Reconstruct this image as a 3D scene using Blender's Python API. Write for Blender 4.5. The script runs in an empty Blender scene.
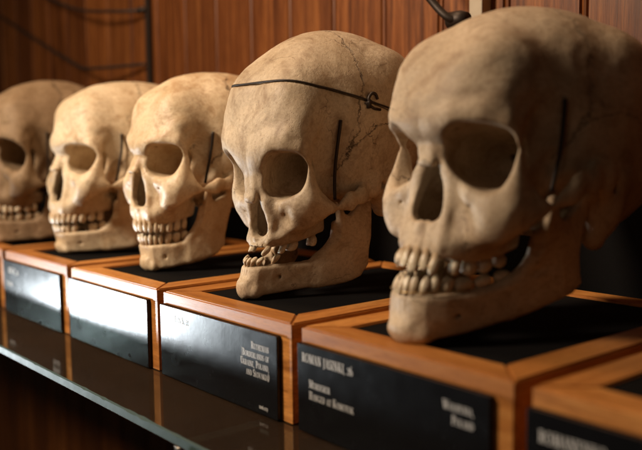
import bpy, math, random
import numpy as np
from mathutils import Vector, Matrix, Euler
R_ = math.radians
SC = bpy.context.scene
COL = SC.collection

# ---------------------------------------------------------------- camera, world, lamps, exposure
TOP = 0.0694            # top of the display boxes above the glass shelf (z = 0)
FRONT = 0.3355          # front face of the boxes
EYE = 0.18905
cam_d = bpy.data.cameras.new('camera'); cam = bpy.data.objects.new('camera', cam_d); COL.objects.link(cam)
SC.camera = cam
_f = Vector((-0.76522703, 0.6361277, -0.09883895)); _r = Vector((0.64007424, 0.76823113, -0.01122041)); _u = Vector((-0.06879354, 0.07185043, 0.99504018))
cam.matrix_world = Matrix(((_r.x, _u.x, -_f.x, 0), (_r.y, _u.y, -_f.y, 0), (_r.z, _u.z, -_f.z, EYE), (0, 0, 0, 1)))
cam_d.sensor_width = 36; cam_d.lens = 47.59; cam_d.clip_start = .02; cam_d.clip_end = 50
cam_d.dof.use_dof = True; cam_d.dof.focus_distance = .66; cam_d.dof.aperture_fstop = 4.5; cam_d.dof.aperture_blades = 7

W = bpy.data.worlds.new('World'); SC.world = W; W.use_nodes = True
W.node_tree.nodes['Background'].inputs[0].default_value = (.9, .62, .42, 1)
W.node_tree.nodes['Background'].inputs[1].default_value = .012
SC.view_settings.view_transform = 'Standard'; SC.view_settings.look = 'None'
SC.view_settings.exposure = 0; SC.view_settings.gamma = 1; SC.view_settings.use_curve_mapping = False
SC.cycles.max_bounces = 8; SC.cycles.caustics_reflective = False; SC.cycles.caustics_refractive = False
SC.cycles.sample_clamp_indirect = 4

def area(name, loc, target, size, power, color, shape='DISK', size_y=None):
    l = bpy.data.lights.new(name, 'AREA'); l.shape = shape; l.size = size; l.energy = power; l.color = color
    if size_y: l.size_y = size_y
    o = bpy.data.objects.new(name, l); COL.objects.link(o); o.location = loc
    o.rotation_euler = (Vector(target) - Vector(loc)).to_track_quat('-Z', 'Y').to_euler()
    return o
area('case_spot', (-.96, -.56, .84), (-.76, .42, .12), .26, 6.6, (1, .80, .60)).data.spread = R_(100)
area('top_spot', (-.70, .34, .95), (-.66, .62, .33), .16, 3.0, (1, .68, .42))
area('room_lamp', (-.08, -.55, .58), (-.36, .4, .15), .5, .34, (1, .76, .56))  # added warm fill from the camera side, not a fixture of the room
area('low_window', (-1.64, -.10, -.18), (-.76, .335, .03), .13, .36, (.86, .95, 1), 'RECTANGLE', .10).data.spread = R_(32)

# ---------------------------------------------------------------- small helpers
def tag(o, label, cat, group=None, kind=None):
    if label: o['label'] = label
    if cat: o['category'] = cat
    if group: o['group'] = group
    if kind: o['kind'] = kind
    return o
def link(name, me, mat=None, parent=None):
    o = bpy.data.objects.new(name, me); COL.objects.link(o)
    if mat: me.materials.append(mat)
    if parent: o.parent = parent
    return o
def thing(name, loc, label, cat, group=None, rz=0):
    o = bpy.data.objects.new(name, None); COL.objects.link(o); o.location = loc; o.rotation_euler = (0, 0, rz)
    o.empty_display_size = .02
    return tag(o, label, cat, group)

class MB:
    def __init__(s): s.v = []; s.f = []; s.sm = []
    def add(s, vs, fs, sm=False):
        n = len(s.v); s.v += [tuple(v) for v in vs]; s.f += [tuple(i + n for i in f) for f in fs]; s.sm += [sm] * len(fs)
    def box(s, a, b, c=0):
        """box between two corners with chamfered edges"""
        import bmesh
        bm = bmesh.new(); bmesh.ops.create_cube(bm, size=1)
        for v in bm.verts: v.co = Vector([(a[i] + b[i]) / 2 + v.co[i] * (b[i] - a[i]) for i in range(3)])
        if c: bmesh.ops.bevel(bm, geom=bm.edges[:], offset=c, segments=2, affect='EDGES', profile=.6)
        bm.verts.index_update(); s.add([v.co[:] for v in bm.verts], [[v.index for v in f.verts] for f in bm.faces]); bm.free()
    def tube(s, pts, r, n=12, caps=True):
        pts = [Vector(p) for p in pts]; rs = r if isinstance(r, (list, tuple)) else [r] * len(pts)
        vs = []; up = None
        for i, p in enumerate(pts):
            t = (pts[min(i + 1, len(pts) - 1)] - pts[max(i - 1, 0)]).normalized()
            if up is None: up = t.orthogonal().normalized()
            up = (up - t * up.dot(t)).normalized(); w = t.cross(up)
            for k in range(n):
                a = 2 * math.pi * k / n; vs.append(p + (up * math.cos(a) + w * math.sin(a)) * rs[i])
        fs = [(i * n + k, i * n + (k + 1) % n, (i + 1) * n + (k + 1) % n, (i + 1) * n + k) for i in range(len(pts) - 1) for k in range(n)]
        if caps: fs += [tuple(range(n))[::-1], tuple(range((len(pts) - 1) * n, len(pts) * n))]
        s.add(vs, fs, True)
    def build(s, name, mat, parent=None):
        me = bpy.data.meshes.new(name); me.from_pydata(s.v, [], s.f)
        me.polygons.foreach_set('use_smooth', s.sm); me.update()
        return link(name, me, mat, parent)
def bez(p, n=14):
    """smooth line through points (Catmull-Rom)"""
    P = [Vector(q) for q in p]; P = [P[0]] + P + [P[-1]]; out = []
    for i in range(1, len(P) - 2):
        for k in range(n):
            t = k / n; a, b, c, d = P[i - 1], P[i], P[i + 1], P[i + 2]
            out.append(.5 * ((2 * b) + (c - a) * t + (2 * a - 5 * b + 4 * c - d) * t * t + (3 * b - a - 3 * c + d) * t ** 3))
    return out + [P[-2]]

# ---------------------------------------------------------------- materials
class Mat:
    def __init__(s, name):
        s.m = bpy.data.materials.new(name); s.m.use_nodes = True; s.t = s.m.node_tree; s.b = s.t.nodes['Principled BSDF']
    def n(s, kind, **kw):
        o = s.t.nodes.new(kind)
        for k, v in kw.items():
            if k.startswith('_'): o.inputs[k[1:].replace('_', ' ')].default_value = v
            else: setattr(o, k, v)
        return o
    def l(s, a, b): s.t.links.new(a, b)
    def set(s, **kw):
        for k, v in kw.items(): s.b.inputs[k.replace('_', ' ')].default_value = v
        return s
    def math(s, op, a, b=None, c=None, clamp=False):
        o = s.n('ShaderNodeMath', operation=op, use_clamp=clamp)
        for i, v in enumerate((a, b, c)):
            if v is None: continue
            if hasattr(v, 'links'): s.l(v, o.inputs[i])
            else: o.inputs[i].default_value = v
        return o.outputs[0]
    def noise(s, vec, scale, detail=4, rough=.55, dist=0):
        o = s.n('ShaderNodeTexNoise'); o.inputs['Scale'].default_value = scale; o.inputs['Detail'].default_value = detail
        o.inputs['Roughness'].default_value = rough; o.inputs['Distortion'].default_value = dist
        s.l(vec, o.inputs['Vector']); return o.outputs['Fac']
    def mapv(s, vec, scale=(1, 1, 1), loc=(0, 0, 0)):
        o = s.n('ShaderNodeMapping'); o.inputs['Scale'].default_value = scale; o.inputs['Location'].default_value = loc
        s.l(vec, o.inputs['Vector']); return o.outputs[0]
    def ramp(s, fac, stops):
        o = s.n('ShaderNodeValToRGB'); cr = o.color_ramp
        while len(cr.elements) < len(stops): cr.elements.new(.5)
        for e, (p, c) in zip(cr.elements, stops): e.position = p; e.color = (*c, 1) if len(c) == 3 else c
        s.l(fac, o.inputs[0]); return o.outputs[0]
    def mix(s, fac, a, b, mode='MIX'):
        o = s.n('ShaderNodeMix', data_type='RGBA', blend_type=mode)
        for v, i in ((fac, o.inputs[0]), (a, o.inputs[6]), (b, o.inputs[7])):
            if hasattr(v, 'links'): s.l(v, i)
            else: i.default_value = v if isinstance(v, float) else (*v, 1)
        return o.outputs[2]
    def bump(s, h, strength, dist, prev=None):
        o = s.n('ShaderNodeBump'); o.inputs['Strength'].default_value = strength; o.inputs['Distance'].default_value = dist
        s.l(h, o.inputs['Height'])
        if prev: s.l(prev, o.inputs['Normal'])
        return o.outputs[0]

def bone(name, dark, light, stain, rough=.42, spec=.45, suture=1., seed=0):
    """aged bone; patterns follow the anatomical rest coordinates (mm) carried by the mesh"""
    m = Mat(name); at = m.n('ShaderNodeAttribute', attribute_name='rest').outputs['Vector']
    fixed = at; off_ = m.n('ShaderNodeVectorMath', operation='ADD'); m.l(at, off_.inputs[0]); off_.inputs[1].default_value = (seed, seed * .7, seed * 1.3); at = off_.outputs[0]
    n1 = m.noise(at, .018, 5, .6, .4); n2 = m.noise(at, .055, 6, .62, .6); n3 = m.noise(at, .35, 5, .6); n4 = m.noise(at, 1.3, 3, .6)
    base = m.mix(m.ramp(n1, [(.32, (0, 0, 0)), (.66, (1, 1, 1))]), dark, light)
    base = m.mix(m.math('MULTIPLY', m.ramp(n2, [(.50, (0, 0, 0)), (.70, (1, 1, 1))]), .75), base, stain)
    base = m.mix(m.math('MULTIPLY', m.ramp(n3, [(.35, (1, 1, 1)), (.55, (0, 0, 0))]), .32), base, stain)
    base = m.mix(m.math('MULTIPLY', m.ramp(n4, [(.30, (1, 1, 1)), (.44, (0, 0, 0))]), .32), base, tuple(c * .45 for c in stain))
    sep = m.n('ShaderNodeSeparateXYZ'); m.l(fixed, sep.inputs[0]); x, y, z = sep.outputs
    ax = m.math('ABSOLUTE', x)
    wig = m.math('ADD', m.math('MULTIPLY', m.math('SUBTRACT', m.noise(at, .22, 3, .7, 1.), .5), 13.), m.math('MULTIPLY', m.math('SUBTRACT', m.noise(at, .05, 1), .5), 14.))
    def line(d, w): return m.math('SUBTRACT', 1., m.math('DIVIDE', m.math('ABSOLUTE', d), w), clamp=True)
    d1 = m.math('ADD', m.math('ADD', y, 12.), m.math('MULTIPLY', m.math('SUBTRACT', 202., z), .27))
    cor = m.math('MULTIPLY', line(m.math('ADD', d1, wig), 1.5), m.math('GREATER_THAN', z, 116.))
    sag = m.math('MULTIPLY', line(m.math('ADD', x, wig), .9), m.math('MULTIPLY', m.math('GREATER_THAN', y, -12.), m.math('GREATER_THAN', z, 120.)))
    yy = m.math('SUBTRACT', y, 2.); zz = m.math('SUBTRACT', z, 92.)
    rr = m.math('SQRT', m.math('ADD', m.math('MULTIPLY', yy, yy), m.math('MULTIPLY', zz, m.math('MULTIPLY', zz, 1.25))))
    squ = m.math('MULTIPLY', line(m.math('ADD', m.math('SUBTRACT', rr, 44.), m.math('MULTIPLY', wig, .55)), 1.1), m.math('MULTIPLY', m.math('GREATER_THAN', ax, 42.), m.math('GREATER_THAN', z, 98.)))
    su = m.math('MAXIMUM', m.math('MAXIMUM', cor, sag), squ)
    su = m.math('MULTIPLY', su, m.math('MULTIPLY', m.ramp(m.noise(at, .09, 2), [(.34, (.35, .35, .35)), (.55, (1, 1, 1))]), suture))
    # hairline cracks
    vo = m.n('ShaderNodeTexVoronoi', feature='DISTANCE_TO_EDGE'); vo.inputs['Scale'].default_value = .021
    dv = m.n('ShaderNodeVectorMath', operation='ADD'); nv = m.n('ShaderNodeTexNoise'); nv.inputs['Scale'].default_value = .06; nv.inputs['Detail'].default_value = 4
    m.l(at, nv.inputs['Vector']); sc = m.n('ShaderNodeVectorMath', operation='SCALE'); m.l(nv.outputs['Color'], sc.inputs[0]); sc.inputs[3].default_value = 26
    m.l(at, dv.inputs[0]); m.l(sc.outputs[0], dv.inputs[1]); m.l(dv.outputs[0], vo.inputs['Vector'])
    crk = m.math('MULTIPLY', m.math('LESS_THAN', vo.outputs['Distance'], .0055), m.ramp(m.noise(at, .03, 2), [(.54, (0, 0, 0)), (.62, (1, 1, 1))]))
    lines = m.math('MAXIMUM', su, m.math('MULTIPLY', crk, .7))
    base = m.mix(m.math('MULTIPLY', lines, .85), base, tuple(c * .28 for c in stain))
    m.l(base, m.b.inputs['Base Color'])
    b = m.bump(n2, .3, .0014); b = m.bump(n3, .4, .0007, b); b = m.bump(n4, .5, .00025, b)
    pv = m.n('ShaderNodeTexVoronoi', feature='F1'); pv.inputs['Scale'].default_value = .55; m.l(at, pv.inputs['Vector'])
    pit = m.math('MULTIPLY', m.ramp(pv.outputs['Distance'], [(.10, (1, 1, 1)), (.26, (0, 0, 0))]), m.ramp(m.noise(at, .05, 3), [(.5, (0, 0, 0)), (.6, (1, 1, 1))]))
    b = m.bump(m.math('SUBTRACT', 1., pit), .7, .0006, b)
    b = m.bump(m.math('SUBTRACT', 1., lines), .6, .0006, b)
    m.l(b, m.b.inputs['Normal'])
    m.l(m.math('ADD', m.math('MULTIPLY', n3, .22), rough - .11), m.b.inputs['Roughness'])
    m.set(Specular_IOR_Level=spec, Subsurface_Weight=.04, Subsurface_Scale=.004); m.b.inputs['Subsurface Radius'].default_value = (1, .45, .2)
    return m.m

def enamel(name, a, b, c):
    m = Mat(name); at = m.n('ShaderNodeAttribute', attribute_name='rest').outputs['Vector']
    tc = m.n('ShaderNodeTexCoord').outputs['Object']; oi = m.n('ShaderNodeObjectInfo').outputs['Random']
    n1 = m.noise(at, .25, 4); n2 = m.noise(at, .9, 3)
    col = m.mix(m.ramp(n1, [(.35, (0, 0, 0)), (.65, (1, 1, 1))]), a, b)
    col = m.mix(m.math('MULTIPLY', m.ramp(n2, [(.5, (0, 0, 0)), (.72, (1, 1, 1))]), .8), col, c)
    # the necks and roots are browner than the crowns
    nk = m.n('ShaderNodeAttribute', attribute_name='neck').outputs['Fac']
    col = m.mix(m.math('MULTIPLY', nk, .75), col, c)
    col = m.mix(m.math('MULTIPLY', oi, .35), col, c)
    m.l(col, m.b.inputs['Base Color']); m.l(m.bump(n2, .4, .0003), m.b.inputs['Normal'])
    m.set(Roughness=.34, Specular_IOR_Level=.5, Subsurface_Weight=.1, Subsurface_Scale=.002)
    return m.m

def wood(name, dark, mid, light, grain=(1, 1, 1), scale=1., rough=.35, plank=None, coat=.3):
    m = Mat(name); tc = m.n('ShaderNodeTexCoord').outputs['Object']
    vec = tc
    if plank:
        sep = m.n('ShaderNodeSeparateXYZ'); m.l(tc, sep.inputs[0])
        idx = m.math('FLOOR', m.math('DIVIDE', m.math('SUBTRACT', sep.outputs[0], plank[0]), plank[1]))
        wn = m.n('ShaderNodeTexWhiteNoise', noise_dimensions='1D'); m.l(idx, wn.inputs['W'])
        cmb = m.n('ShaderNodeCombineXYZ'); m.l(m.math('MULTIPLY', wn.outputs[0], 3.), cmb.inputs[2]); m.l(m.math('MULTIPLY', wn.outputs[0], 7.), cmb.inputs[1])
        ad = m.n('ShaderNodeVectorMath', operation='ADD'); m.l(tc, ad.inputs[0]); m.l(cmb.outputs[0], ad.inputs[1]); vec = ad.outputs[0]
        rnd = wn.outputs[0]
    else: rnd = m.n('ShaderNodeObjectInfo').outputs['Random']
    if not plank:
        cmb = m.n('ShaderNodeCombineXYZ'); m.l(m.math('MULTIPLY', rnd, 5.), cmb.inputs[0]); m.l(m.math('MULTIPLY', rnd, 9.), cmb.inputs[2])
        ad = m.n('ShaderNodeVectorMath', operation='ADD'); m.l(tc, ad.inputs[0]); m.l(cmb.outputs[0], ad.inputs[1]); vec = ad.outputs[0]
    g = m.mapv(vec, tuple(scale * v for v in grain))
    n1 = m.noise(g, 1., 3, .6, 1.4); n2 = m.noise(g, 5., 5, .65, .3); n3 = m.noise(g, 22., 3, .6)
    col = m.ramp(m.math('ADD', m.math('MULTIPLY', n1, .62), m.math('MULTIPLY', n2, .38)), [(.34, dark), (.5, mid), (.66, light)])
    col = m.mix(m.math('MULTIPLY', m.ramp(n3, [(.36, (1, 1, 1)), (.52, (0, 0, 0))]), .42), col, tuple(c * .45 for c in dark))
    col = m.mix(m.math('MULTIPLY', rnd, .6), col, dark)
    m.l(col, m.b.inputs['Base Color']); m.l(m.bump(n3, .35, .0003, m.bump(n2, .25, .0006)), m.b.inputs['Normal'])
    m.l(m.math('ADD', m.math('MULTIPLY', n2, .25), rough - .12), m.b.inputs['Roughness'])
    m.set(Specular_IOR_Level=.3, Coat_Weight=coat, Coat_Roughness=.22)
    return m.m

def plain(name, col, rough=.5, metal=0., bump=0., bscale=200., spec=.5, var=.3):
    m = Mat(name); tc = m.n('ShaderNodeTexCoord').outputs['Object']; n = m.noise(tc, bscale, 4)
    m.l(m.mix(m.math('MULTIPLY', n, var), col, tuple(c * .4 for c in col)), m.b.inputs['Base Color'])
    m.l(m.math('ADD', m.math('MULTIPLY', m.noise(tc, bscale * .2, 4), .16), rough - .08), m.b.inputs['Roughness'])
    m.set(Metallic=metal, Specular_IOR_Level=spec)
    if bump: m.l(m.bump(n, bump, .0003), m.b.inputs['Normal'])
    return m.m
def glass_mat():
    m = Mat('shelf_glass'); m.set(Base_Color=(.80, .93, .89, 1), Roughness=.03, IOR=1.5, Transmission_Weight=1.)
    tc = m.n('ShaderNodeTexCoord').outputs['Object']
    m.l(m.math('MULTIPLY', m.ramp(m.noise(tc, 26, 6, .7), [(.45, (.1, .1, .1)), (.7, (1, 1, 1))]), .14), m.b.inputs['Roughness'])
    df = m.n('ShaderNodeBsdfDiffuse'); df.inputs['Color'].default_value = (.40, .24, .14, 1)
    mx = m.n('ShaderNodeMixShader'); m.l(m.math('MULTIPLY', m.ramp(m.noise(tc, 9, 6, .65), [(.25, (.55, .55, .55)), (.75, (1, 1, 1))]), .07), mx.inputs[0])
    m.l(m.b.outputs[0], mx.inputs[1]); m.l(df.outputs[0], mx.inputs[2]); m.l(mx.outputs[0], m.t.nodes['Material Output'].inputs['Surface'])
    a = m.n('ShaderNodeVolumeAbsorption'); a.inputs['Color'].default_value = (.12, .62, .52, 1); a.inputs['Density'].default_value = 9
    m.l(a.outputs[0], m.t.nodes['Material Output'].inputs['Volume'])
    return m.m
# ---------------------------------------------------------------- skull modelling (signed distance fields, in mm)
def smin(a, b, k):
    h = np.maximum(k - np.abs(a - b), 0) / k
    return np.minimum(a, b) - h * h * k * .25
def smax(a, b, k):
    return -smin(-a, -b, k)
def sst(a, b, x):
    t = np.clip((x - a) / (b - a), 0, 1)
    return t * t * (3 - 2 * t)

class Field:
    """half field (x >= 0), mirrored when it is meshed"""
    def __init__(s, lo, hi, h):
        s.h = h
        s.x = np.arange(0, hi[0] + h, h, dtype=np.float32)
        s.y = np.arange(lo[1], hi[1] + h, h, dtype=np.float32)
        s.z = np.arange(lo[2], hi[2] + h, h, dtype=np.float32)
        s.D = np.full((len(s.x), len(s.y), len(s.z)), 20, np.float32)
    def sub(s, lo, hi):
        sl = []
        for ax, a, b in zip((s.x, s.y, s.z), lo, hi):
            i = int(np.searchsorted(ax, a)); j = int(np.searchsorted(ax, b))
            sl.append(slice(i, max(j, i)))
        sl = tuple(sl)
        return sl, s.x[sl[0]][:, None, None], s.y[sl[1]][None, :, None], s.z[sl[2]][None, None, :]
    def op(s, fn, lo, hi, k, mode='add'):
        m = abs(k) + 3
        sl, X, Y, Z = s.sub([v - m for v in lo], [v + m for v in hi])
        if 0 in s.D[sl].shape: return
        d = np.broadcast_to(fn(X, Y, Z), s.D[sl].shape).astype(np.float32)
        if mode == 'add': s.D[sl] = smin(s.D[sl], d, k) if k else np.minimum(s.D[sl], d)
        else: s.D[sl] = smax(s.D[sl], -d, k) if k else np.maximum(s.D[sl], -d)
    def ell(s, c, r, k=6, mode='add', rz=0, rx=0, ry=0, p=2):
        R = Euler((R_(rx), R_(ry), R_(rz))).to_matrix().inverted()
        m = max(r)
        def fn(X, Y, Z):
            a, b, e = X - c[0], Y - c[1], Z - c[2]
            u = (R[0][0] * a + R[0][1] * b + R[0][2] * e) / r[0]
            v = (R[1][0] * a + R[1][1] * b + R[1][2] * e) / r[1]
            w = (R[2][0] * a + R[2][1] * b + R[2][2] * e) / r[2]
            if p == 2:
                q = np.sqrt(u * u + v * v + w * w) + 1e-6
                g = np.sqrt((u / r[0]) ** 2 + (v / r[1]) ** 2 + (w / r[2]) ** 2) + 1e-6
                return q * (q - 1) / g
            q = (np.abs(u) ** p + np.abs(v) ** p + np.abs(w) ** p) ** (1 / p)
            return (q - 1) * min(r)
        s.op(fn, [c[i] - m for i in range(3)], [c[i] + m for i in range(3)], k, mode)
    def cap(s, a, b, ra, rb=None, k=4, mode='add', sx=1., sz=1.):
        """round cone between a and b; sx, sz squeeze the section in x or z"""
        rb = ra if rb is None else rb
        a = np.array(a, float); b = np.array(b, float); ab = b - a; L = ab @ ab + 1e-6
        m = max(ra, rb) * max(1, sx, sz)
        def fn(X, Y, Z):
            px, py, pz = X - a[0], Y - a[1], Z - a[2]
            t = np.clip((px * ab[0] + py * ab[1] + pz * ab[2]) / L, 0, 1)
            dx, dy, dz = (px - t * ab[0]) / sx, py - t * ab[1], (pz - t * ab[2]) / sz
            return (np.sqrt(dx * dx + dy * dy + dz * dz) - (ra + (rb - ra) * t)) * min(1, sx, sz)
        s.op(fn, np.minimum(a, b) - m, np.maximum(a, b) + m, k, mode)
    def chain(s, pts, k=4, mode='add', **kw):
        for p, q in zip(pts, pts[1:]): s.cap(p[:3], q[:3], p[3], q[3], k, mode, **kw)
    def ribbon(s, pts, k=3, rnd=3.):
        """wall that follows a line in plan: (x, y, z_low, z_high, half thickness)"""
        P = np.array(pts, float)
        lo = [P[:, 0].min() - 9, P[:, 1].min() - 9, P[:, 2].min() - 3]
        hi = [P[:, 0].max() + 9, P[:, 1].max() + 9, P[:, 3].max() + 3]
        def fn(X, Y, Z):
            best = zl = zh = th = None
            for p, q in zip(P, P[1:]):
                dx, dy = q[0] - p[0], q[1] - p[1]
                t = np.clip(((X - p[0]) * dx + (Y - p[1]) * dy) / (dx * dx + dy * dy), 0, 1)
                d = np.sqrt((X - p[0] - t * dx) ** 2 + (Y - p[1] - t * dy) ** 2)
                a, b, c = p[2] + (q[2] - p[2]) * t, p[3] + (q[3] - p[3]) * t, p[4] + (q[4] - p[4]) * t
                if best is None: best, zl, zh, th = d, a, b, c
                else:
                    m = d < best
                    zl = np.where(m, a, zl); zh = np.where(m, b, zh); th = np.where(m, c, th); best = np.minimum(best, d)
            qx = best - (th - rnd)
            qz = np.abs(Z - (zl + zh) / 2) - ((zh - zl) / 2 - rnd)
            return np.sqrt(np.maximum(qx, 0) ** 2 + np.maximum(qz, 0) ** 2) + np.minimum(np.maximum(qx, qz), 0) - rnd
        s.op(fn, lo, hi, k)
    def full(s):
        return np.concatenate([s.D[:0:-1], s.D], 0)

def surface_net(D, org, h):
    """naive surface nets: vertices (mm) and quads of the zero level"""
    nx, ny, nz = D.shape
    N = D < 0
    cnt = np.zeros((nx - 1, ny - 1, nz - 1), np.int8)
    for a in (0, 1):
        for b in (0, 1):
            for c in (0, 1): cnt += N[a:nx - 1 + a, b:ny - 1 + b, c:nz - 1 + c]
    ci = np.argwhere((cnt > 0) & (cnt < 8))
    idx = np.full(cnt.shape, -1, np.int32); idx[tuple(ci.T)] = np.arange(len(ci))
    acc = np.zeros((len(ci), 3)); num = np.zeros(len(ci))
    cor = [(a, b, c) for a in (0, 1) for b in (0, 1) for c in (0, 1)]
    V = {o: D[ci[:, 0] + o[0], ci[:, 1] + o[1], ci[:, 2] + o[2]] for o in cor}
    for o in cor:
        for ax in range(3):
            if o[ax]: continue
            q = list(o); q[ax] = 1; q = tuple(q)
            a, b = V[o], V[q]; m = (a < 0) != (b < 0)
            t = np.where(m, a / np.where(m, a - b, 1), 0)
            P = np.array(o, float)[None].repeat(len(ci), 0); P[:, ax] += t
            acc += P * m[:, None]; num += m
    verts = (ci + acc / num[:, None]) * h + np.array(org)
    quads = []
    for ax in range(3):
        o1, o2 = (ax + 1) % 3, (ax + 2) % 3
        A = np.moveaxis(N, (ax, o1, o2), (0, 1, 2)); I = np.moveaxis(idx, (ax, o1, o2), (0, 1, 2))
        a, b = A[:-1, 1:-1, 1:-1], A[1:, 1:-1, 1:-1]
        e = np.argwhere(a != b)
        i, j, k = e[:, 0], e[:, 1] + 1, e[:, 2] + 1
        q = np.stack([I[i, j - 1, k - 1], I[i, j, k - 1], I[i, j, k], I[i, j - 1, k]], 1)
        fl = b[e[:, 0], e[:, 1], e[:, 2]]
        q[fl] = q[fl][:, ::-1]
        quads.append(q)
    return verts, np.concatenate(quads)

def mesh_from(name, verts, faces, smooth=True):
    n = faces.shape[1]
    me = bpy.data.meshes.new(name)
    me.vertices.add(len(verts)); me.vertices.foreach_set('co', np.asarray(verts, np.float32).ravel())
    me.loops.add(faces.size); me.loops.foreach_set('vertex_index', faces.astype(np.int32).ravel())
    me.polygons.add(len(faces)); me.polygons.foreach_set('loop_start', np.arange(0, faces.size, n, dtype=np.int32))
    me.polygons.foreach_set('use_smooth', np.full(len(faces), smooth))
    me.update(calc_edges=True)
    return me

def value_noise(P, scale, seed):
    """smooth lattice noise in -1..1 at points P (mm)"""
    rs = np.random.RandomState(seed); G = rs.uniform(-1, 1, (32, 32, 32)).astype(np.float32)
    q = P / scale + 100; i = np.floor(q).astype(int); f = q - i; f = f * f * (3 - 2 * f); r = 0
    for a in (0, 1):
        for b in (0, 1):
            for c in (0, 1):
                w = (f[:, 0] if a else 1 - f[:, 0]) * (f[:, 1] if b else 1 - f[:, 1]) * (f[:, 2] if c else 1 - f[:, 2])
                r = r + w * G[(i[:, 0] + a) % 32, (i[:, 1] + b) % 32, (i[:, 2] + c) % 32]
    return r

UP_ARC = [(0, -97), (8, -95.5), (16, -90.5), (22, -82), (26, -72), (29, -61), (30.5, -49), (30, -38)]
LO_ARC = [(0, -94.5), (7, -93), (14, -88), (20, -79), (24.5, -69), (28.5, -58), (32, -46), (34, -36)]
UP_W = [8.4, 6.6, 7.6, 6.8, 6.6, 9.8, 9.2, 8.4]
LO_W = [5.4, 6.0, 7.0, 7.0, 7.1, 10.8, 10.2, 9.6]
def arc_at(arc, s):
    for p, q in zip(arc, arc[1:]):
        L = math.hypot(q[0] - p[0], q[1] - p[1])
        if s <= L or q is arc[-1]:
            t = s / L
            return p[0] + (q[0] - p[0]) * t, p[1] + (q[1] - p[1]) * t, (q[0] - p[0]) / L, (q[1] - p[1]) / L
        s -= L
def tooth_slots(arc, ws):
    out = []; s = 0
    for w in ws:
        out.append(arc_at(arc, s + w / 2) + (w,)); s += w
    return out

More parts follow.
